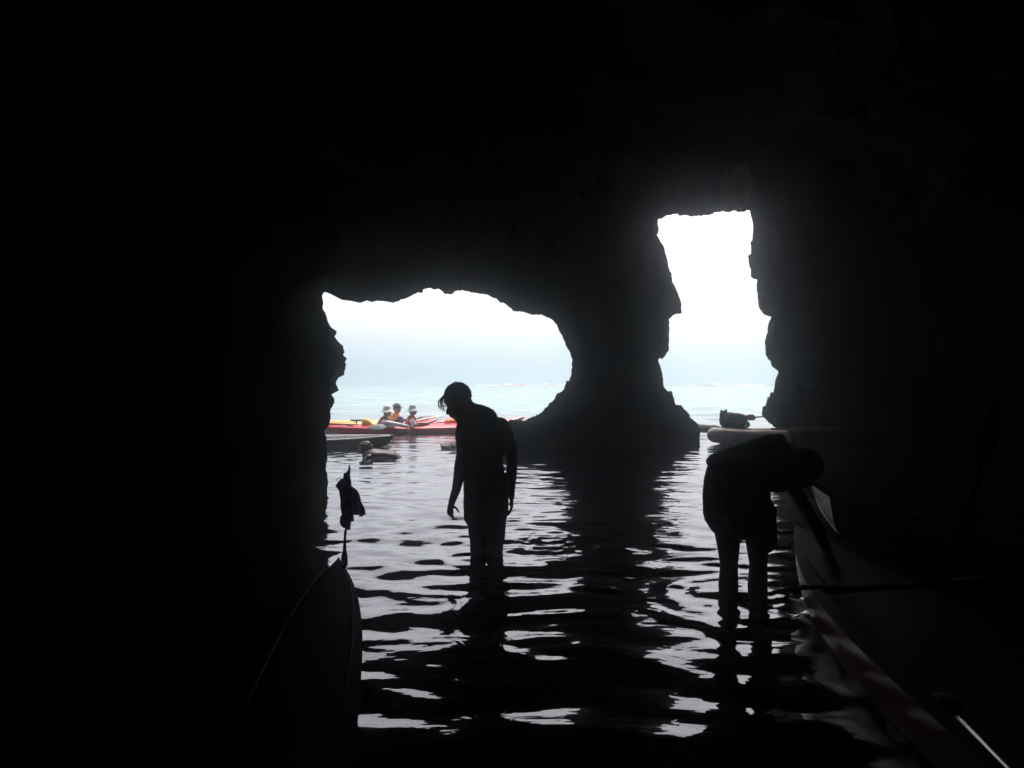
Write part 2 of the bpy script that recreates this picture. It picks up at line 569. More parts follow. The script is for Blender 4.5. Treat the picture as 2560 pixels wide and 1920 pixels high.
dxm = np.gradient(xs)[None, :] * np.ones_like(Y)
dym = np.gradient(ys)[:, None] * np.ones_like(X)
cell = np.maximum(dxm * .45, dym)
def wave(lam, ang, slope, ph, env=1.0):
    global Z
    k = 2 * math.pi / lam
    kx, ky = k * math.sin(ang), k * math.cos(ang)
    fade = np.clip((lam / 5 - cell) / (lam / 10), 0, 1)
    a = slope / k
    Z += env * fade * a * np.sin(kx * X + ky * Y + ph)
calm = np.clip((Y - 1.0) / 2.5, .55, 1)
NW = 60
for i in range(NW):                       # smooth chop inside the cave
    lam = .15 * (.95 / .15) ** rs.rand()
    ang = rs.normal(0, .42) + .1
    g = 1.0 / (1 + np.exp((Y - 15) / 1.2))
    wave(lam, ang, (.017 if lam > .5 else .0195), rs.rand() * 6.28, (.5 + .5 * np.clip((8.5 - Y) / 4, 0, 1)) * np.clip(.62 + (Y - 2) / 3 * .38, .62, 1) * g + .35 * (1 - g))
for i in range(44):                       # fine ripples further back
    lam = .09 * (.3 / .09) ** rs.rand()
    wave(lam, rs.normal(0, .5), .013, rs.rand() * 6.28, np.clip((Y - 3.5) / 4, .15, 1) * np.clip((16 - Y) / 3, .5, 1))
for i in range(30):                       # open sea
    lam = .5 * (5.0 / .5) ** rs.rand()
    wave(lam, rs.normal(.2, .5), .020, rs.rand() * 6.28, np.clip((Y - 13) / 8, 0, 1))
def rings(c, lam, slope, R0, R1, sx=1.0, ph=0.0):
    global Z
    r = np.sqrt(((X - c.x) * sx) ** 2 + (Y - c.y) ** 2)
    a0 = np.arctan2(Y - c.y, X - c.x)
    env = np.exp(-((r - R0) / R1) ** 2) * (1 + .4 * np.sin(3 * a0 + 1))
    fade = np.clip((lam / 5 - cell) / (lam / 10), 0, 1)
    Z += fade * env * slope * lam / 6.283 * np.sin(6.283 * r / lam + ph + .5 * np.sin(2 * a0))
rings(MAN, .16, .10, .35, .3)
rings(MAN, .34, .07, .9, .6)
rings(RP, .2, .12, .45, .35)
rings(RP, .42, .10, 1.1, .45)
rings(SW, .12, .16, .35, .3)
rings(SW, .3, .07, .9, .7)
# broken water beside the swimmer and just right of the standing man
def chop(c, rad, amp, sc, sy=1.0):
    global Z
    d2 = ((X - c[0]) / rad) ** 2 + ((Y - c[1]) / (rad * sy)) ** 2
    idx = np.argwhere(d2 < 4)
    for j, i in idx:
        e = math.exp(-d2[j, i] * 1.2)
        Z[j, i] += e * amp * fbm(Vector((X[j, i] * sc, Y[j, i] * sc, 2.2)), 3)
chop((SW.x + .05, SW.y - .12), .38, .028, 9)
chop((MAN.x + .55, MAN.y + .35), .4, .018, 8)
chop((RP.x + .35, RP.y - .1), .45, .022, 7, .8)
ny_, nx_ = X.shape
co = np.stack([X, Y, Z], -1).reshape(-1, 3)
me = bpy.data.meshes.new('sea_water')
ii = np.arange(ny_ * nx_).reshape(ny_, nx_)
q = np.stack([ii[:-1, :-1], ii[:-1, 1:], ii[1:, 1:], ii[1:, :-1]], -1).reshape(-1, 4)
me.vertices.add(len(co)); me.vertices.foreach_set('co', co.ravel())
me.loops.add(q.size); me.loops.foreach_set('vertex_index', q.ravel().astype(np.int32))
me.polygons.add(len(q)); me.polygons.foreach_set('loop_start', np.arange(0, q.size, 4, dtype=np.int32)); me.polygons.foreach_set('loop_total', np.full(len(q), 4, dtype=np.int32))
me.update(calc_edges=True)
mw = bpy.data.materials.new('sea_water')
mw.use_nodes = True
n = mw.node_tree
b = n.nodes['Principled BSDF']
b.inputs['Roughness'].default_value = 0.02
b.inputs['IOR'].default_value = 1.5
tc = n.nodes.new('ShaderNodeTexCoord')
mp = n.nodes.new('ShaderNodeMapping'); mp.inputs['Scale'].default_value = (.25, 1, 1)
n1 = n.nodes.new('ShaderNodeTexNoise'); n1.inputs['Scale'].default_value = .6; n1.inputs['Detail'].default_value = 3
rp = n.nodes.new('ShaderNodeValToRGB')
rp.color_ramp.elements[0].position = .38; rp.color_ramp.elements[0].color = (.02, .11, .085, 1)
rp.color_ramp.elements[1].position = .62; rp.color_ramp.elements[1].color = (.08, .24, .19, 1)
n.links.new(tc.outputs['Object'], mp.inputs['Vector']); n.links.new(mp.outputs[0], n1.inputs['Vector'])
n.links.new(n1.outputs['Fac'], rp.inputs['Fac'])
# cave shade put into the water colour, pale sand under the lagoon further out
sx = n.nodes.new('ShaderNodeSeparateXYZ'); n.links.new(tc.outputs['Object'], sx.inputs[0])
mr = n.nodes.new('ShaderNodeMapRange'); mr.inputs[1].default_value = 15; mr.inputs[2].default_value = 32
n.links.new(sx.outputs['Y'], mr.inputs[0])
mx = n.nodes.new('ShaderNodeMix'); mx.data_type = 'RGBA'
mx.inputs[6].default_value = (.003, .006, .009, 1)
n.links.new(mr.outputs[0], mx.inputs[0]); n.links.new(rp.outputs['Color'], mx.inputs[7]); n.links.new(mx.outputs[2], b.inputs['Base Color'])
mp2 = n.nodes.new('ShaderNodeMapping'); mp2.inputs['Scale'].default_value = (.5, 1, 1)
n2 = n.nodes.new('ShaderNodeTexNoise'); n2.inputs['Scale'].default_value = 3.0; n2.inputs['Detail'].default_value = 4
bp = n.nodes.new('ShaderNodeBump'); bp.inputs['Distance'].default_value = .02; bp.inputs['Strength'].default_value = .6
n.links.new(tc.outputs['Object'], mp2.inputs['Vector']); n.links.new(mp2.outputs[0], n2.inputs['Vector'])
n.links.new(n2.outputs['Fac'], bp.inputs['Height']); n.links.new(bp.outputs['Normal'], b.inputs['Normal'])
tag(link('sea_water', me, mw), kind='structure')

# sea bed
me = MB().add([(-400, -10, -1.1), (400, -10, -1.1), (400, 398, -1.1), (-400, 398, -1.1)], [(0, 1, 2, 3)])
tag(me.build('seabed', mat('sand', (.4, .35, .25), .9, .2, .5)), kind='structure')

# reef line with breaking surf
def strip(name, m, x0, x1, y, h, w_, sc, seed, kind, gap=0.0):
    mb = MB()
    N = 260
    vs, fs = [], []
    for i in range(N + 1):
        x = x0 + (x1 - x0) * i / N
        e = min(1, i / 12, (N - i) / 12)
        hh = h * e * max(0, .45 + fbm(Vector((x * sc, seed, 0)), 4) - gap)
        yy = y + 1.5 * noise.noise(Vector((x * .06, seed, 5)))
        for (a, zz) in ((-1, -.3), (-.7, hh * .6), (0, hh), (.7, hh * .7), (1, -.3)):
            vs.append((x, yy + a * w_ * (1 + .4 * noise.noise(Vector((x * .8, a, seed)))), zz))
    for i in range(N):
        for k in range(4):
            fs.append((i * 5 + k, i * 5 + k + 1, (i + 1) * 5 + k + 1, (i + 1) * 5 + k))
    mb.add(vs, fs)
    o = mb.build(name, m)
    tag(o, kind=kind)
    return o
strip('reef', M['reef'], -4, 46, 96, .22, 2.2, .5, 1.0, 'structure')
o = strip('surf_foam', M['foam'], -6, 48, 99, .42, 1.2, .5, 4.0, 'stuff', gap=.3)
o['label'] = 'thin white line of surf breaking on the far reef'
o['category'] = 'surf'

# ------------------------------------------------------------------ ships on the horizon
def ship(x, y, L, label, m):
    r = empty('ship', (x, y, 0), 0, label, 'boat')
    a = MB()
    a.prism([(-L / 2, 0), (L / 2 * .86, 0), (L / 2, L * .075), (-L / 2, L * .06)], L * .16, lambda u, v, w_: Vector((u, w_ - L * .08, v)))
    a.build('hull', m, r, False)
    a = MB().box((-L * .18, 0, L * .095), (L * .13, L * .06, L * .035)).box((-L * .2, 0, L * .15), (L * .07, L * .045, L * .02))
    a.build('cabin', M['white_gel'], r, False)
    MB().tube([((L * .1, 0, L * .07), L * .005), ((L * .1, 0, L * .24), L * .003)], n=6).build('mast', M['grey'], r)
ship(*(P(1891, 930, 330).xy), 7, 'faint pale ship far out in the haze, seen through the tall opening', M['far_hull'])
ship(*(P(952, 938, 300).xy), 3.5, 'tiny white boat far out, seen through the wide opening', M['white_gel'])

# ------------------------------------------------------------------ kayaks
def kayak(loc, rz, L, W, label, hull='red_gel', deck='red_gel', cockpits=((.42, .14),), sheer=.16, dh=.27, group=None, name='sea_kayak',
          rub=None, lines=True, hatch=(.8,), pitch=0.0, toggle=True, keel=-.1, full=2.3, rocker=.12, stern=None, cap=None, deck2=None):
    """bow along +Y, z = 0 at the waterline, origin amidships"""
    r = empty(name, loc, rz, label, 'kayak', group, pitch)
    N = 64
    def st(t):
        s = 2 * t - 1
        a = abs(s)
        wv = W / 2 * max(0.0, 1 - a ** full) ** .9
        sh_ = sheer if (s > 0 or stern is None) else stern
        g = dh * .62 + sh_ * a ** 2.6
        k = keel + (rocker + sh_ * .9) * a ** 6
        crown = .07 * (1 - a ** 3) + .015
        return wv, g, k, crown, s * L / 2 * (1 - .0 * a)
    hv, hf, dv_, df, df2 = [], [], [], [], []
    rows = []
    for j in range(N + 1):
        wv, g, k, crown, y = st(j / N)
        wv = max(wv, .006)
        rake = .13 * (2 * j / N - 1) ** 5            # stems lean outward at the top
        sec = []
        for (fx, fz) in ((0, 0), (.45, .04), (.8, .2), (.95, .5), (1.0, .85), (1.0, 1.0)):
            sec.append((wv * fx, k + (g - k) * fz, y + rake * fz))
        full_ = [(-a, c, b_) for a, b_, c in reversed(sec[1:])] + [(a, c, b_) for a, b_, c in sec]
        rows.append(full_)
    m = len(rows[0])
    for row in rows: hv += row
    for j in range(N):
        for i in range(m - 1):
            hf.append((j * m + i, j * m + i + 1, (j + 1) * m + i + 1, (j + 1) * m + i))
    for j in (0, N):
        hf.append(tuple(j * m + i for i in range(m)))
    MB().add(hv, hf).build('hull', M[hull], r)
    if cap:  # skin over the hull end, light on the tip put into its colour
        cv, cf = [], []
        js = [j for j in range(N + 1) if cap[0] <= j / N <= cap[1]]
        for j in js:
            y_ = rows[j][m // 2][1]
            for p_ in rows[j]:
                cv.append((p_[0] * 1.012 + math.copysign(.004, p_[0]) * (abs(p_[0]) > .001), p_[1] + .004 * (1 if y_ > 0 else -1), p_[2] - .004))
        for q_ in range(len(js) - 1):
            for i in range(m - 1):
                cf.append((q_ * m + i, q_ * m + i + 1, (q_ + 1) * m + i + 1, (q_ + 1) * m + i))
        e_ = (len(js) - 1) * m if js[-1] == N else 0
        cf.append(tuple(e_ + i for i in range(m)))
        MB().add(cv, cf).build('lit_tip', M[cap[2]], r)
    D = 9
    for j in range(N + 1):
        wv, g, k, crown, y = st(j / N)
        rake = .13 * (2 * j / N - 1) ** 5
        for i in range(D):
            f = -1 + 2 * i / (D - 1)
            dv_.append((max(wv, .006) * 1.015 * f, y + rake, g + .004 + crown * (1 - f * f) ** .8))
    for j in range(N):
        t = (j + .5) / N
        for i in range(D - 1):
            f = abs(-1 + 2 * (i + .5) / (D - 1))
            if any(abs(t - c) < hl * .55 and f < .8 * math.sqrt(max(0, 1 - ((t - c) / (hl * .55)) ** 2)) + .05 for c, hl in cockpits):
                continue
            (df2 if deck2 and deck2[0] < t < deck2[1] else df).append((j * D + i, j * D + i + 1, (j + 1) * D + i + 1, (j + 1) * D + i))
    u0_ = sorted({i for f in df for i in f})
    m0_ = {u_: k_ for k_, u_ in enumerate(u0_)}
    MB().add([dv_[u_] for u_ in u0_], [tuple(m0_[i] for i in f) for f in df]).build('deck', M[deck], r)
    if df2:
        used = sorted({i for f in df2 for i in f})
        mp_ = {u_: k_ for k_, u_ in enumerate(used)}
        MB().add([dv_[u_] for u_ in used], [tuple(mp_[i] for i in f) for f in df2]).build('stern_deck', M[deck2[2]], r)
    for c, hl in cockpits:
        wv, g, k, crown, y = st(c)
        ring = []
        for i in range(33):
            a = 2 * math.pi * i / 32
            ring.append((Vector((wv * .8 * math.cos(a), y + hl * .57 * L * math.sin(a), g + crown * .75 + .01 + .02 * math.sin(a))), .016))
        MB().tube(ring, n=8, caps=False).build('cockpit_rim', M['black'], r)
        MB().tube([(Vector((-.17, y - hl * .3 * L, g * .6)), .02, .1), (Vector((.17, y - hl * .3 * L, g * .6)), .02, .1)], ref=(0, 1, 0)).build('seat_back', M['black'], r)
    for h_ in hatch:
        wv, g, k, crown, y = st(h_)
        MB().tube([(Vector((0, y, g + crown - .01)), wv * .55, wv * .7), (Vector((0, y, g + crown + .02)), wv * .52, wv * .66)], n=20, ref=(1, 0, 0), caps=False).build('hatch', M['black'], r)
    if rub:
        for sgn in (-1, 1):
            pts = []
            for j in range(1, N):
                wv, g, k, crown, y = st(j / N)
                pts.append((Vector((sgn * (wv + .004), y + .13 * (2 * j / N - 1) ** 5, g)), .013))
            MB().tube(pts, n=6).build('trim', M[rub], r)
    if lines:
        for sgn in (-1, 1):
            pts = []
            for j in list(range(2, 12)) + list(range(N - 20, N - 2)):
                pass
            for (a, b_) in ((.62, .95), (.05, .25)):
                pts = []
                for q_ in range(9):
                    t = a + (b_ - a) * q_ / 8
                    wv, g, k, crown, y = st(t)
                    pts.append((Vector((sgn * wv * .8, y + .13 * (2 * t - 1) ** 5, g + crown * .5 + .012)), .004))
                MB().tube(pts, n=6).build('deck_line', M['black'], r)
    if toggle:
        for s in (.985, .015):
            wv, g, k, crown, y = st(s)
            sg = 1 if s > .5 else -1
            MB().tube([((0, y + sg * .11, g + .02), .006), ((0, y + sg * .17, g - .04), .006), ((0, y + sg * .16, g - .09), .006)], n=6).tube([((-.05, y + sg * .17, g - .1), .011), ((.05, y + sg * .17, g - .1), .011)], n=8).build('grab_handle', M['black'], r)
    r['L'] = L
    del r['L']
    return r

def paddle(a, b, label, shaft='black', blade='black', bl=.42, bw=.085, name='paddle', nrm=(0, 0, 1), two=True, group=None, rad=.015):
    a, b = Vector(a), Vector(b)
    d = (b - a).normalized()
    r = empty(name, a, 0, label, 'paddle', group)
    L = (b - a).length
    MB().tube([(Vector((0, 0, 0)) + d * bl * .7, rad), (d * (L - (bl * .7 if two else 0)), rad)], n=10).build('shaft', M[shaft], r)
    s = d.cross(Vector(nrm)).normalized()
    up = s.cross(d)
    for k, (o, dd) in enumerate(((Vector((0, 0, 0)), d),) + (((d * L), -d),) * (1 if two else 0)):
        pts = []
        for q_ in range(9):
            t = q_ / 8
            wv = bw * (math.sin(math.pi * (.12 + .83 * (1 - t) ** .8))) ** .7
            pts.append((o + dd * bl * t + up * .02 * math.sin(t * 3), max(wv, .012), .007))
        MB().tube(pts, n=12, ref=s, caps=True).build('blade', M[blade], r)
    return r

WL = 17.0
# red double kayak: stern at photo x 826, bow tip at photo x 1300
A = P(826, 1087, 16.75); A.z = 0
B = P(1300, 1076, 18.1); B.z = 0
mid = (A + B) / 2
rzk = math.atan2(-(B.x - A.x), (B.y - A.y))
Lk = (B - A).length
red = kayak(mid, rzk, Lk, .66, 'long red two seat kayak carrying the two paddlers in pale hats', 'red_gel', 'red_gel', cockpits=((.27, .13), (.43, .13)), sheer=.2, stern=.06, dh=.2, hatch=(.1, .86), rub=None, keel=-.08)
# white emblem strokes on the side
mb = MB()
def side_pt(t, z, out=.0):
    s = 2 * t - 1
    a = abs(s)
    wv = .33 * max(0, 1 - a ** 2.3) ** .9
    return Vector((wv + .006 + out, s * Lk / 2, z))
for (t, z, ln, tl) in ((.345, .075, .05, .4), (.357, .09, .05, .5), (.369, .07, .05, .5), (.379, .1, .045, .3), (.385, .06, .04, .2)):
    a = side_pt(t, z - ln / 2); b_ = side_pt(t + .006, z + ln / 2)
    mb.tube([(a, .010, .003), (b_, .014, .003)], n=6, ref=(0, 1, 0))
mb.build('emblem', M['white_gel'], red)
# second kayak behind: yellow stern, faded red bow
A2 = P(800, 1070, 18.0); B2 = P(1195, 1064, 19.3)
A2.z = B2.z = 0
mid2 = (A2 + B2) / 2
rz2 = math.atan2(-(B2.x - A2.x), (B2.y - A2.y))
kayak(mid2, rz2, (B2 - A2).length + .5, .62, 'yellow kayak with a faded red bow floating behind the long red one', 'pink_gel', 'pink_gel', deck2=(0, .37, 'yellow_gel'), cockpits=((.45, .14),), sheer=.28, stern=.1, dh=.22, hatch=(.25, .85), keel=-.06)
# dark kayak in front, only its bow clear of the rock
C = P(985, 1116, 14.0); C.z = 0
kayak((C.x - 2.25, 13.75, -.02), R(-90 + 4), 4.3, .6, 'low dark grey kayak with a white rim, bow right, half hidden by the left rock', 'dark_gel', 'dark_gel', cockpits=((.55, .16),), sheer=.07, dh=.27, rub='white_gel', hatch=(), keel=-.1, rocker=.1)

# ------------------------------------------------------------------ seated paddlers
def turn(v, a):
    return Vector((v[0] * math.cos(a) - v[1] * math.sin(a), v[0] * math.sin(a) + v[1] * math.cos(a), v[2]))
def paddler(loc, rz, label, vest, shirt, lean=.12, head_turn=0.0, arms=None, hat='bucket', hatm='hat', long_sleeve=True, sc=1.0, skin='skin2', tw=0.0):
    """sits facing +Y; origin at the seat"""
    r = empty('person', loc, rz, label, 'person')
    r.scale = (sc,) * 3
    def T(x, y, z):               # lean the trunk forward
        q_ = turn((x, y, 0), tw * min(1, z / .45))
        return Vector((q_.x, q_.y + math.sin(lean) * z, z * math.cos(lean)))
    b = MB()
    b.tube([(T(0, 0, .0), .17, .13), (T(0, 0, .12), .155, .115), (T(0, 0, .26), .15, .11), (T(0, 0, .38), .17, .115), (T(0, 0, .46), .15, .095), (T(0, 0, .5), .07, .06)], ref=(1, 0, 0), n=16)
    b.tube([(T(0, 0, .47), .058), (T(0, .015, .6), .053)])
    hc = T(0, .03, .69)
    hm = Matrix.Rotation(head_turn, 3, 'Z')
    b.ell(hc, (.076, .096, .108), hm)
    b.ell(hc + hm @ Vector((0, .03, -.055)), (.055, .068, .062), hm)
    b.tube([(hc + hm @ Vector((0, .09, .01)), .009), (hc + hm @ Vector((0, .112, -.022)), .013)], n=6)
    for s in (-1, 1):
        b.ell(hc + hm @ Vector((.078 * s, 0, -.01)), (.01, .018, .03), hm, 8, 6)
        b.ell(hc + hm @ Vector((.03 * s, .088, .012)), (.012, .008, .008), hm, 8, 6)
        b.tube([((.09 * s, 0, .02), .085), ((.13 * s, .42, .12), .07), ((.12 * s, .75, .02), .05), ((.12 * s, .8, .0), .045)])
    arms = arms or {}
    for s in (-1, 1):
        sh = T(.185 * s, 0, .44)
        el, wr = arms.get(s, ((.26 * s, .12, .2), (.2 * s, .36, .2)))
        el, wr = Vector(el), Vector(wr)
        b.tube([(sh, .052), (sh.lerp(el, .5), .046), (el, .038), (el.lerp(wr, .5), .034), (wr, .025)])
        hand(b, wr, (wr - el), (0, 0, 1), (-s, .3, 0), 1.1)
    b.skin('body', M[skin], r, .012, 3)
    # clothes
    c = MB()
    for s in (-1, 1):
        sh = T(.185 * s, 0, .445)
        el, wr = arms.get(s, ((.26 * s, .12, .2), (.2 * s, .36, .2)))
        el, wr = Vector(el), Vector(wr)
        pts = [(T(.1 * s, 0, .44), .07), (sh, .064), (sh.lerp(el, .5), .058)]
        if long_sleeve: pts += [(el, .05), (el.lerp(wr, .5), .046), (el.lerp(wr, .9), .037)]
        else: pts += [(sh.lerp(el, .72), .06)]
        c.tube(pts)
    c.tube([(T(0, 0, -.02), .178, .138), (T(0, 0, .26), .16, .12), (T(0, 0, .4), .18, .125), (T(0, 0, .47), .12, .09)], ref=(1, 0, 0), n=16)
    c.skin('shirt', M[shirt], r, .015, 2)
    v = MB()
    v.tube([(T(0, 0, .06), .19, .155), (T(0, 0, .2), .19, .16), (T(0, 0, .34), .2, .165), (T(0, 0, .42), .165, .15), (T(0, 0, .47), .115, .12)], ref=(1, 0, 0), n=20)
    for s in (-1, 1):
        v.tube([(T(.1 * s, -.11, .36), .035), (T(.11 * s, -.06, .49), .03), (T(.11 * s, .06, .49), .03), (T(.1 * s, .12, .36), .035)])
        v.ell(T(.085 * s, .15, .22), (.06, .035, .08))
    v.skin('life_vest', M[vest], r, .016, 1)
    k = MB()
    if hat == 'bucket':
        top = hc + Vector((0, 0, .03))
        prof = [(.0, .118), (.05, .114), (.078, .095), (.092, .05), (.098, .02), (.125, -.012), (.165, -.045), (.17, -.05), (.16, -.05), (.12, -.02), (.094, .012)]
        n_ = 24
        vs, fs = [], []
        for (rr, zz) in prof:
            for q_ in range(n_):
                a = 2 * math.pi * q_ / n_
                vs.append(top + Vector((rr * math.cos(a) * .93, rr * math.sin(a) * 1.05, zz + .012 * math.sin(2 * a + 1) * (rr > .11))))
        for i in range(len(prof) - 1):
            for q_ in range(n_):
                fs.append((i * n_ + q_, i * n_ + (q_ + 1) % n_, (i + 1) * n_ + (q_ + 1) % n_, (i + 1) * n_ + q_))
        k.add(vs, fs)
        k.build('hat', M[hatm], r)
    else:
        k.ell(hc + Vector((0, -.006, .035)), (.085, .103, .085), hm)
        k.tube([(hc + hm @ Vector((0, .07, .035)), .06, .008), (hc + hm @ Vector((0, .15, .02)), .05, .008)], ref=(1, 0, 0))
        k.build('cap', M[hatm], r)
    h = MB().ell(hc + hm @ Vector((0, -.018, .012)), (.083, .088, .1), hm)
    h.build('hair', M['hair'], r)
    return r

def onk(t, z=0.0, x=0.0):       # a spot in the red kayak
    d = (B - A).normalized()
    q_ = A + (B - A) * t
    return Vector((q_.x + d.y * x, q_.y - d.x * x, z))
paddler(onk(.25, -.17), rzk, 'paddler in pale bucket hat and long white sleeves, rear seat of the red kayak', 'dark_red_vest', 'white_cloth', lean=.18, head_turn=R(-30),
        arms={1: ((.3, .32, .4), (.36, .6, .34)), -1: ((-.22, .3, .28), (-.05, .52, .24))}, hat='bucket', hatm='hat', sc=1.0, tw=-.15)
paddler(onk(.405, -.13), rzk, 'paddler in grey brimmed hat and white tee shirt, front seat of the red kayak', 'red_vest', 'white_cloth', lean=.03, head_turn=R(5),
        arms={1: ((.27, .14, .17), (.2, .42, .2)), -1: ((-.27, .14, .17), (-.2, .42, .24))}, hat='bucket', hatm='hat2', long_sleeve=False, sc=.95)
q_ = P(1000, 1070, 18.3)
paddler((q_.x - .17, 18.55, -.2), rz2, 'paddler in dark cap, navy shirt and orange vest, in the yellow kayak', 'orange_vest', 'blue_cloth', lean=.05, head_turn=R(-40),
        arms={1: ((.3, .1, .2), (.2, .36, .18)), -1: ((-.3, .1, .2), (-.2, .36, .2))}, hat='cap', hatm='cap', sc=1.05, tw=.6)
# paddles resting over the decks
def cz(u, v, d): return P(800 + u * .1808, 980 + v * .1808, d)
paddle(cz(1120, 530, 16.9), cz(1790, 350, 17.9), 'long black paddle slanting down over the red kayak side in front of the hatted paddler', 'black', 'grey', bl=.45, nrm=(0, -.5, 1))
paddle(cz(1330, 400, 18.0), cz(1720, 325, 18.6), 'pale wooden paddle lying across the decks ahead of the white shirted paddler', 'wood', 'wood', bl=.4, nrm=(0, 0, 1), two=True)
paddle(cz(1100, 400, 18.2), cz(1530, 345, 18.9), 'dark paddle lying behind the pale wooden one', 'black', 'black', bl=.4, nrm=(0, 0, 1))
paddle(cz(660, 500, 16.65), cz(1040, 478, 16.75), 'grey paddle resting flat along the red kayak beside the rear seat', 'grey', 'grey', bl=.4, bw=.09, nrm=(0, -1, 1), two=False)
# gear
g = empty('gear_bag', onk(.185, .14), rzk, 'small yellow bag on the rear deck behind the long sleeved paddler', 'bag')
b = MB().ell((0, 0, .04), (.12, .11, .16)).ell((.03, .03, -.05), (.13, .13, .09)).ell((0, -.05, .12), (.1, .09, .1))
b.skin('sack', M['yellow_bag'], g, .015, 2, disp=lambda p: p.normalized() * .014 * noise.noise(p * 14))
MB().tube([((-.12, .05, .12), .012), ((-.16, 0, .0), .012), ((-.1, -.03, -.14), .012)], n=6).build('strap', M['black'], g)
g = empty('deck_rack', cz(570, 465, 17.9), rz2, 'grey deck pad with two short black uprights on the yellow kayak', 'rack')
MB().tube([((0, -.22, -.02), .09, .02), ((0, .2, -.01), .1, .025)], ref=(1, 0, 0)).build('pad', M['grey'], g)
for yy in (-.12, .14):
    MB().tube([((0, yy, .0), .014), ((0, yy + .01, .09), .012)], n=8).tube([((0, yy - .03, .02), .014), ((0, yy + .03, .015), .014)], n=8).build('upright', M['black'], g)
# orange lashings on the fore deck
g = empty('dry_bag', onk(.64, .24), rzk, 'orange dry bag strapped to the red kayak fore deck', 'bag')
MB().tube([((.02, -.22, 0), .05), ((0, 0, .02), .06), ((0, .2, 0), .05)]).build('sack', M['orange_vest'], g)
MB().tube([((.0, .2, .0), .03, .012), ((0, .27, .01), .045, .008)], ref=(1, 0, 0)).build('roll_top', M['black'], g)
g = empty('dry_bag', onk(.78, .31), rzk, 'grey net bag strapped near the red kayak bow', 'bag')
MB().ell((0, 0, 0), (.1, .2, .05)).skin('sack', M['hat'], g, .012, 1, disp=lambda p: p.normalized() * .02 * noise.noise(p * 18))
MB().tube([((-.1, 0, -.03), .008), ((0, 0, .055), .008), ((.1, 0, -.03), .008)], n=6).build('strap', M['black'], g)

# ------------------------------------------------------------------ kayak in the tall opening, with a black bag on it
K = P(1772, 1094, 15.6); K.z = 0
kk = empty('inflatable_kayak', (K.x + 1.62, 14.75, 0), R(90 + 13), 'cream and wine red inflatable kayak whose blunt cream end shows in the tall opening', 'kayak')
def upath(y0, y1, zadd=0.0):
    """U shaped side tube, bow at +Y"""
    pts = []
    for i in range(61):
        a = math.pi * (i / 60)                   # round the bow
        pts.append((.27 * math.cos(a) * (1 if True else 0), 1.45 + .42 * math.sin(a)))
    arm = [(.27 + .03 * math.sin(k / 40 * 3.14), -1.8 + (3.25) * k / 40) for k in range(40)]
    full_ = arm + pts + [(-x, y) for x, y in reversed(arm)]
    o = []
    for x, y in full_:
        if y0 <= y <= y1:
            o.append((Vector((x, y, .12 + .07 * max(0, (y - .6) / 1.3) ** 2 + zadd)), .165 - .02 * max(0, (y - 1) / .9)))
    return o
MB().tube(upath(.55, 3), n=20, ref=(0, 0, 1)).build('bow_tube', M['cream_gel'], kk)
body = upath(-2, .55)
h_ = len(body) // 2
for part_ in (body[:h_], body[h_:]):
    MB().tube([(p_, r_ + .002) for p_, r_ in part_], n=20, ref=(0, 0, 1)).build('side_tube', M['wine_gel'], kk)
MB().tube([(Vector((0, -1.7, .08)), .24, .06), (Vector((0, 1.5, .1)), .22, .06)], ref=(1, 0, 0)).build('floor', M['black'], kk)
MB().tube([(Vector((.15, 1.72, .34)), .008), (Vector((.0, 1.86, .36)), .008), (Vector((-.15, 1.72, .34)), .008)], n=6).build('grab_line', M['black'], kk)
q_ = P(1836, 1052, 15.3)
g = empty('dry_bag', (q_.x - .2, 14.8, q_.z - .06), R(10), 'big black bag with a knotted top lashed on the cream kayak', 'bag')
b = MB().ell((.03, 0, .06), (.29, .2, .15)).ell((-.06, 0, .14), (.2, .16, .13)).ell((.09, 0, .13), (.24, .17, .12)).ell((-.12, 0, .12), (.14, .15, .13)).ell((.18, 0, .02), (.2, .17, .1)).ell((-.19, 0, .2), (.075, .07, .1)).tube([((-.2, 0, .22), .035), ((-.23, 0, .3), .022)]).tube([((-.17, 0, .24), .035), ((-.12, 0, .31), .022)])
b.skin('sack', M['bag'], g, .014, 2, disp=lambda p: p.normalized() * .01 * noise.noise(p * 16))
MB().tube([((.2, -.17, .0), .012), ((.26, -.15, .06), .012), ((.33, -.05, .06), .012), ((.36, .0, .03), .012)], n=6).build('strap', M['white_gel'], g)
q_ = P(1868, 1036, 15.4)
paddle(q_ + Vector((-.08, 0, -.08)), q_ + Vector((1.2, .5, -.02)), 'pink bladed paddle stowed behind the black bag', 'black', 'pink_gel', bl=.3, bw=.07, nrm=(0, -1, .4), two=False)

# ------------------------------------------------------------------ swimmer
g = empty('person', (SW.x, SW.y, 0), 0, 'person swimming low in the water with wet brown hair, head up and turned left', 'person')
s = 6.52 / 15.8 / 1000.0
def zs(u, v): return Vector(((u - 1106) * s, 0, (975 - v) * s))
b = MB()
b.tube([(zs(520, 900), .07, .05), (zs(700, 800), .085, .15), (zs(900, 800), .075, .2), (zs(1150, 800), .065, .18), (zs(1400, 810), .06, .165), (zs(1650, 880), .07, .16), (zs(1800, 980), .06, .15), (zs(2000, 1150), .05, .12)], n=18, ref=(0, 0, 1))
b.tube([(zs(640, 830), .062), (zs(560, 660), .055)])
b.ell(zs(520, 560), (.095, .078, .098))
b.ell(zs(430, 640), (.062, .058, .072))
b.tube([(zs(330, 560), .01), (zs(270, 620), .014)], n=6)
b.ell(zs(330, 520) + Vector((0, -.03, 0)), (.014, .012, .01)).ell(zs(560, 590) + Vector((0, -.08, 0)), (.02, .012, .032))
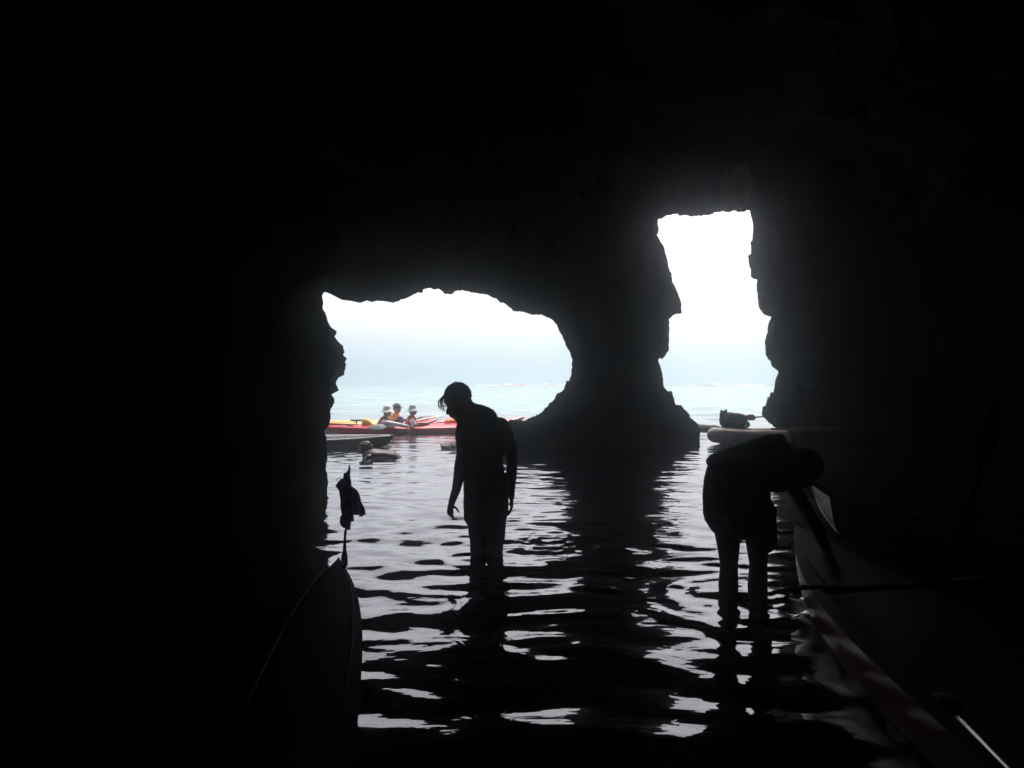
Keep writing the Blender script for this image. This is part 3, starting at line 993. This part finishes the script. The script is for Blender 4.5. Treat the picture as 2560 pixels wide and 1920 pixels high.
for sd in (-1, 1):
    y0 = .19 * sd
    sh = zs(740, 900) + Vector((0, y0, 0))
    el = sh + Vector((-.12, .1 * sd, -.2)); wr = el + Vector((-.24, -.05 * sd, .02))
    b.tube([(sh, .055), (el, .042), (wr, .028)])
    hand(b, wr, (-1, 0, -.1), (0, -sd, 0), (0, 0, -1), .3)
    hp = zs(1850, 1100) + Vector((0, .09 * sd, -.05))
    b.tube([(hp, .08), (hp + Vector((.42, 0, -.12)), .055), (hp + Vector((.82, 0, -.1)), .035), (hp + Vector((.98, 0, -.1)), .03)])
b.skin('body', M['wet_skin'], g, .011, 3)
hv = MB().ell(zs(545, 520), (.108, .09, .092)).ell(zs(640, 560), (.072, .083, .08)).ell(zs(420, 450), (.06, .07, .035)).ell(zs(690, 640), (.045, .05, .05))
hv.skin('hair', M['brown_hair'], g, .009, 1, disp=lambda p: Vector((.01 * noise.noise(p * 40), .01 * noise.noise(p * 43 + Vector((3, 0, 0))), .012 * noise.noise(p * 38))))

# ------------------------------------------------------------------ bowed man
DM = 5.56
def m4(u, v, y=0.0):
    p_ = P(1060 + u * .3436, 930 + v * .3436, DM)
    p_.y += y
    return p_ - Vector((MAN.x, MAN.y, 0))
k4 = .3436 * DM / F
g = empty('person', (MAN.x, MAN.y, 0), 0, 'shirtless man in dark shorts standing thigh deep with head bowed to the left', 'person')
def rows(lst): return [(m4((a + b_) / 2, v, yo), (b_ - a) / 2 * k4, ry) for v, a, b_, ry, yo in lst]
b = MB()
b.tube(rows([(292, 372, 500, .05, .0), (320, 315, 545, .075, 0), (370, 262, 590, .095, 0), (450, 248, 600, .115, 0), (560, 254, 582, .115, .01), (650, 272, 572, .11, .01),
             (750, 285, 588, .105, .01), (850, 285, 598, .11, 0), (920, 290, 610, .12, 0), (1000, 298, 614, .125, 0), (1060, 305, 600, .11, 0)]), n=24, ref=(1, 0, 0))
b.tube([(m4(400, 370), .10, .085), (m4(352, 305), .080, .068), (m4(305, 262), .070, .066), (m4(280, 215), .068, .064)], n=16)
b.tube([(m4(470, 345), .075, .07), (m4(400, 305), .062, .06), (m4(350, 265), .045, .05)], n=14)
b.tube([(m4(470, 330), .07, .07), (m4(400, 290), .062, .062)], n=14)
tilt = Matrix.Rotation(R(-28), 3, 'Y')
b.ell(m4(243, 185), (.099, .078, .108), Matrix.Rotation(R(-20), 3, 'Y'), 24, 16)
b.ell(m4(222, 266), (.054, .058, .064), Matrix.Rotation(R(-12), 3, 'Y'))
b.ell(m4(224, 324), (.024, .034, .021))
b.ell(m4(262, 330), (.042, .045, .05))
b.ell(m4(196, 230), (.034, .05, .055))
b.ell(m4(205, 300), (.022, .034, .03))
b.tube([(m4(178, 258), .010), (m4(170, 284), .0115), (m4(170, 300), .0125)], n=8)
b.ell(m4(193, 314), (.012, .022, .007)).ell(m4(199, 325), (.012, .02, .007))
for sd in (-1, 1):
    b.ell(m4(272, 228, .078 * sd), (.018, .01, .032)).ell(m4(178, 250, .03 * sd), (.009, .012, .008))
# far/left arm, hand open and relaxed
b.tube([(m4(300, 385, -.02), .064), (m4(284, 460, -.03), .060), (m4(281, 580, -.04), .043), (m4(265, 680, -.04), .044), (m4(257, 760, -.05), .042), (m4(238, 850, -.06), .034), (m4(212, 922, -.06), .027), (m4(206, 942, -.06), .026)], n=16)
hand(b, m4(201, 938, -.06), (-.1, 0, -1), (.75, -.6, 0), (.75, .6, .2), .6, .86)
# right arm hanging
b.ell(m4(548, 388), (.075, .08, .062))
b.tube([(m4(565, 398, .0), .066), (m4(598, 460, .0), .060), (m4(632, 560, .0), .050), (m4(643, 650, .0), .044), (m4(636, 750, .0), .041), (m4(632, 850, 0), .032), (m4(636, 905, 0), .025)], n=16)
hand(b, m4(638, 905, 0), (0, 0, -1), (.1, 1, 0), (-1, 0, 0), .5, .93)
for (xs_, kx) in (((385, 396, 393, 395, 392), 1), ((528, 517, 518, 515, 512), 1)):
    pts = [(m4(xs_[0], 1020), .082, .09), (m4(xs_[1], 1150), .068, .08), (m4(xs_[2], 1290), .060, .066), (m4(xs_[3], 1420), .052, .056), (m4(xs_[4], 1600, .02), .054, .055), (m4(xs_[4], 1790), .036, .04)]
    b.tube(pts, n=16, ref=(1, 0, 0))
    b.tube([(m4(xs_[4] - 5, 1830, .03), .038, .03), (m4(xs_[4] - 30, 1845, .13), .044, .02)], ref=(1, 0, 0))
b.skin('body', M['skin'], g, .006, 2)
sh = MB()
sh.tube(rows([(893, 284, 616, .13, 0), (915, 285, 616, .13, 0), (1000, 293, 619, .135, 0), (1075, 298, 606, .125, 0)]), n=24, ref=(1, 0, 0))
sh.tube([(m4(388, 1040), .088, .1), (m4(396, 1130), .078, .09), (m4(402, 1215), .074, .085)], n=16, ref=(1, 0, 0))
sh.tube([(m4(524, 1040), .088, .1), (m4(518, 1130), .080, .09), (m4(514, 1215), .072, .085)], n=16, ref=(1, 0, 0))
sh.skin('shorts', M['dark_cloth'], g, .01, 2, disp=folds)
hr = MB().ell(m4(246, 172), (.106, .085, .103), Matrix.Rotation(R(-25), 3, 'Y'), 24, 16).ell(m4(182, 178), (.045, .06, .05)).ell(m4(310, 205), (.035, .06, .055))
hr.skin('hair', M['hair'], g, .008, 1, disp=lambda p: Vector((.006 * noise.noise(p * 60), 0, .006 * noise.noise(p * 55))))
for i in range(46):
    pass
st_ = MB()
for i in range(38):
    a = random.random()
    yy = random.uniform(-.06, .06)
    u0, v0 = 198 - 50 * a + random.uniform(-8, 8), 130 + 40 * a
    L_ = random.uniform(.55, 1.0)
    p0 = m4(u0, v0, yy)
    p1 = m4(u0 - 22 - 20 * a, v0 + 50 * L_, yy)
    p2 = m4(u0 - 28 - 12 * a, v0 + 95 * L_, yy)
    p3 = m4(u0 - 8 + random.uniform(-6, 6), v0 + 135 * L_, yy)
    st_.tube([(p0, .004), (p1, .003), (p2, .0022), (p3, .001)], n=5, caps=False)
for i in range(26):
    a = random.uniform(-.6, 1.0)
    p0 = m4(245 + 70 * a, 95 + 30 * a * a, random.uniform(-.04, .04))
    st_.tube([(p0, .003), (p0 + Vector((random.uniform(-.02, .02), 0, random.uniform(.008, .018))), .001)], n=5, caps=False)
st_.build('hair_strand', M['hair'], g)

# ------------------------------------------------------------------ person bending over the right-hand kayak
DR = 4.5
def m5(u, v, y=0.0):
    p_ = P(1700 + u * .3497, 980 + v * .3497, DR)
    p_.y += y
    return p_ - Vector((RP.x, RP.y, 0))
k5 = .3497 * DR / F
g = empty('person', (RP.x, RP.y, 0), 0, 'person in baggy knee length shorts bending over the kayak on the right, knee deep', 'person')
def rows5(lst): return [(m5((a + b_) / 2, v, yo), (b_ - a) / 2 * k5, ry) for v, a, b_, ry, yo in lst]
b = MB()
b.tube(rows5([(860, 190, 640, .13, 0), (760, 185, 640, .15, 0), (660, 200, 640, .14, 0), (600, 220, 620, .12, 0)]), n=24, ref=(1, 0, 0))
b.tube([(m5(360, 600), .11, .13), (m5(430, 555), .125, .14), (m5(540, 525, -.02), .115, .15), (m5(650, 505, -.04), .125, .17), (m5(745, 495, -.05), .105, .16), (m5(800, 480, -.05), .058, .065), (m5(835, 500, -.05), .055, .055)], n=20, ref=(0, 1, 0))
HD = m5(868, 530, -.05)
b.ell(HD, (.1, .08, .105), Matrix.Rotation(R(60), 3, 'Y'))
b.ell(HD + Vector((-.02, 0, -.07)), (.055, .055, .06))
b.tube([(HD + Vector((.05, 0, -.08)), .01), (HD + Vector((.04, 0, -.11)), .013)], n=6)
# left arm bent, elbow out; hand on the hip
b.tube([(m5(700, 495, -.18), .058), (m5(470, 470, -.24), .048), (m5(250, 490, -.16), .042), (m5(330, 600, -.17), .034)])
hand(b, m5(340, 605, -.17), (1, -.2, -.5), (0, 0, 1), (0, 1, 0), .5)
# right arm reaching down to the bow
b.tube([(m5(745, 520, .08), .06), (m5(800, 620, .05), .05), (m5(850, 770, -.02), .045), (m5(920, 960, -.15), .038), (m5(955, 1090, -.2), .028)])
hand(b, m5(957, 1095, -.2), (.35, -.1, -1), (-1, 0, 0), (0, -1, -.2), .9)
for xs_, ws in (((330, 345, 350, 352, 352), (.078, .07, .053, .060, .045)), ((540, 555, 560, 562, 562), (.08, .07, .053, .060, .045))):
    b.tube([(m5(xs_[0], 900), ws[0] + .01, .1), (m5(xs_[1], 1080), ws[1], .08), (m5(xs_[2], 1240), ws[2], .056), (m5(xs_[3], 1390, .02), ws[3], .066), (m5(xs_[4], 1750), ws[4], .05)], ref=(1, 0, 0), n=16)
    b.tube([(m5(xs_[4], 1800, .02), .038, .03), (m5(xs_[4] + 10, 1815, -.14), .044, .02)], ref=(1, 0, 0))
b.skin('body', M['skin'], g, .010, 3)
c = MB()
c.tube(rows5([(560, 200, 640, .15, 0), (650, 172, 640, .165, 0), (760, 164, 640, .165, 0), (860, 164, 650, .16, 0), (900, 175, 640, .14, 0)]), n=24, ref=(1, 0, 0))
c.tube([(m5(290, 880), .105, .12), (m5(312, 940), .078, .1)], ref=(1, 0, 0), n=16)
c.tube([(m5(545, 860), .12, .13), (m5(585, 980), .088, .11), (m5(605, 1070), .068, .1)], ref=(1, 0, 0), n=16)
c.skin('shorts', M['dark_cloth'], g, .011, 2, disp=folds)
t_ = MB()
t_.tube([(m5(350, 600), .12, .14), (m5(430, 553), .135, .15), (m5(540, 523, -.02), .125, .16), (m5(650, 503, -.04), .135, .18), (m5(745, 493, -.05), .115, .17), (m5(785, 484, -.05), .075, .09)], n=20, ref=(0, 1, 0))
t_.ell(m5(258, 495, -.05), (.066, .12, .055)).tube([(m5(700, 495, -.18), .068), (m5(470, 470, -.24), .058), (m5(252, 492, -.16), .054)]).tube([(m5(745, 520, .08), .07), (m5(800, 620, .05), .06)])
t_.skin('shirt', M['dark_cloth'], g, .012, 2, disp=folds)
MB().ell(HD + Vector((.012, 0, .015)), (.106, .088, .1), Matrix.Rotation(R(60), 3, 'Y')).build('hair', M['hair'], g)

# ------------------------------------------------------------------ foreground kayak on the left, flag at its tip
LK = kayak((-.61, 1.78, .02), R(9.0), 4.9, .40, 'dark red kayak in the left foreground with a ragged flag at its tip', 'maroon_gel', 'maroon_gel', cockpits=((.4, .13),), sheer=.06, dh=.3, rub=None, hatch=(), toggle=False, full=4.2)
tipw = P(866, 1412, 4.12)
inv = (Matrix.Translation(LK.location) @ Matrix.Rotation(R(9.0), 4, 'Z')).inverted()
def lk(p_): return inv @ p_
def f6(u, v, y=0.0):
    p_ = P(810 + u * .16279, 1150 + v * .16279, 4.08)
    p_.y += y
    return lk(p_)
pole = MB().tube([(f6(310, 1640), .012), (f6(318, 1450), .010), (f6(325, 1200), .0055), (f6(345, 1000), .005), (f6(370, 400), .0045), (f6(388, 90), .004)], n=8)
pole.tube([(f6(270, 1640), .0022), (f6(300, 1300), .0022), (f6(315, 1080), .0022)], n=5)
po = pole.build('flagpole', M['black'], LK)
MB().tube([(f6(310, 1600), .02, .02), (f6(315, 1480), .017, .017), (f6(318, 1370), .009, .009)], n=10).build('pole_socket', M['black'], LK)
def cloth(poly, y0, fold, name, m):
    n_ = len(poly)
    mb = MB()
    cen = (sum(p[0] for p in poly) / n_, sum(p[1] for p in poly) / n_)
    # several shrinking rings so that the sheet can billow
    K_ = 6
    vs, fs = [], []
    dn = []
    for i in range(n_):
        a, b_ = poly[i], poly[(i + 1) % n_]
        for j in range(4):
            dn.append((a[0] + (b_[0] - a[0]) * j / 4 + random.uniform(-2, 2), a[1] + (b_[1] - a[1]) * j / 4 + random.uniform(-2, 2)))
    n_ = len(dn)
    for k in range(K_):
        t = 1 - k / K_
        for (u, v) in dn:
            uu, vv = cen[0] + (u - cen[0]) * t, cen[1] + (v - cen[1]) * t
            yy = y0 + fold * math.sin(uu * .02 + vv * .006) + .01 * noise.noise(Vector((uu * .02, vv * .01, y0 * 30)))
            vs.append(f6(uu, vv, yy))
    vs.append(f6(cen[0], cen[1], y0 + fold * math.sin(cen[0] * .02 + cen[1] * .006)))
    for k in range(K_ - 1):
        for i in range(n_):
            fs.append((k * n_ + i, k * n_ + (i + 1) % n_, (k + 1) * n_ + (i + 1) % n_, (k + 1) * n_ + i))
    for i in range(n_):
        fs.append(((K_ - 1) * n_ + i, (K_ - 1) * n_ + (i + 1) % n_, K_ * n_))
    mb.add(vs, fs)
    o = mb.build(name, M[m], po)
    md = o.modifiers.new('t', 'SOLIDIFY')
    md.thickness = .0015
    return o
cloth([(388, 80), (402, 100), (405, 240), (425, 330), (428, 410), (470, 440), (500, 560), (505, 700), (545, 850), (480, 850), (415, 850), (412, 935), (460, 940), (405, 960), (400, 1080), (330, 1080), (318, 960),
       (280, 820), (250, 700), (243, 580), (215, 470), (178, 398), (260, 395), (345, 380), (330, 270), (345, 180), (370, 160), (375, 110)], 0.0, .012, 'flag', 'flag')
cloth([(425, 400), (465, 430), (500, 480), (530, 580), (555, 660), (600, 710), (632, 760), (645, 850), (620, 835), (600, 865), (570, 860), (545, 890), (530, 850), (480, 770), (440, 650), (425, 520)], .02, .02, 'flag', 'flag_pale')
cloth([(330, 270), (300, 210), (330, 195), (345, 175), (350, 290), (345, 385), (178, 400), (230, 320), (262, 285), (290, 285)], -.012, .012, 'flag', 'flag_pale')
cloth([(282, 825), (240, 880), (235, 975), (265, 1020), (318, 1060), (325, 960)], .012, .008, 'flag', 'flag_pale')
MB().tube([(f6(190, 320), .0018), (f6(205, 285), .0018), (f6(240, 272), .0018), (f6(275, 290), .0018)], n=5).build('cord', M['black'], po)

# ------------------------------------------------------------------ kayaks on the right
k1 = kayak((1.76, 2.5, .02), R(-3.5), 4.7, .74, 'scuffed pink red kayak in the right foreground beside the bending person', 'rose_gel', 'deck_gel', cockpits=((.3, .14),), sheer=.1, dh=.33, hatch=(), rub=None, full=2.6, name='sea_kayak', cap=(.93, 1, 'rose_gel'))  # cap paints the pinkish light on the bow tip
k2 = kayak((3.27, 3.85, .03), R(17), 4.8, .64, 'dark red kayak on the far right behind the scuffed one', 'maroon_gel', 'maroon_gel', cockpits=((.45, .14),), sheer=.2, dh=.34, hatch=(), full=2.6, cap=(.93, 1, 'rose_gel'))  # lit bow tip painted paler than the dark hull
paddle(P(1925, 1484, 3.25), P(2560, 1450, 3.35), 'black paddle laid across the bow of the scuffed kayak', 'black', 'black', bl=.36, bw=.035, nrm=(0, 0, 1))
paddle(P(2338, 1735, 2.35), P(2338, 1735, 2.35) + (P(2498, 1897, 1.93) - P(2338, 1735, 2.35)) * 3.0, 'metal shafted paddle lying along the scuffed kayak deck in the bottom right corner', 'steel', 'black', bl=.16, bw=.03, rad=.007, two=False, nrm=(0, 0, 1))
q0, q1 = P(2424, 1290, 4.6), P(2492, 1002, 4.8)
paddle(q0 + Vector((-.1, 0, -.35)), q1, 'dark paddle standing upright in the dark red kayak at far right', 'maroon_gel', 'maroon_gel', bl=.45, bw=.09, nrm=(-1, -.3, 0), two=True)

# ------------------------------------------------------------------ haze
hz = MB().box((0, 194, 5.4), (402, 206, 6.9))
o = hz.build('haze', None, smooth=False)
mh = bpy.data.materials.new('haze')
mh.use_nodes = True
n = mh.node_tree
n.nodes.clear()
pv = n.nodes.new('ShaderNodeVolumePrincipled')
pv.inputs['Color'].default_value = (.88, .95, 1.0, 1)
pv.inputs['Density'].default_value = .0100
pv.inputs['Anisotropy'].default_value = .965
ot = n.nodes.new('ShaderNodeOutputMaterial')
n.links.new(pv.outputs[0], ot.inputs['Volume'])
o.data.materials.append(mh)
tag(o, kind='stuff')
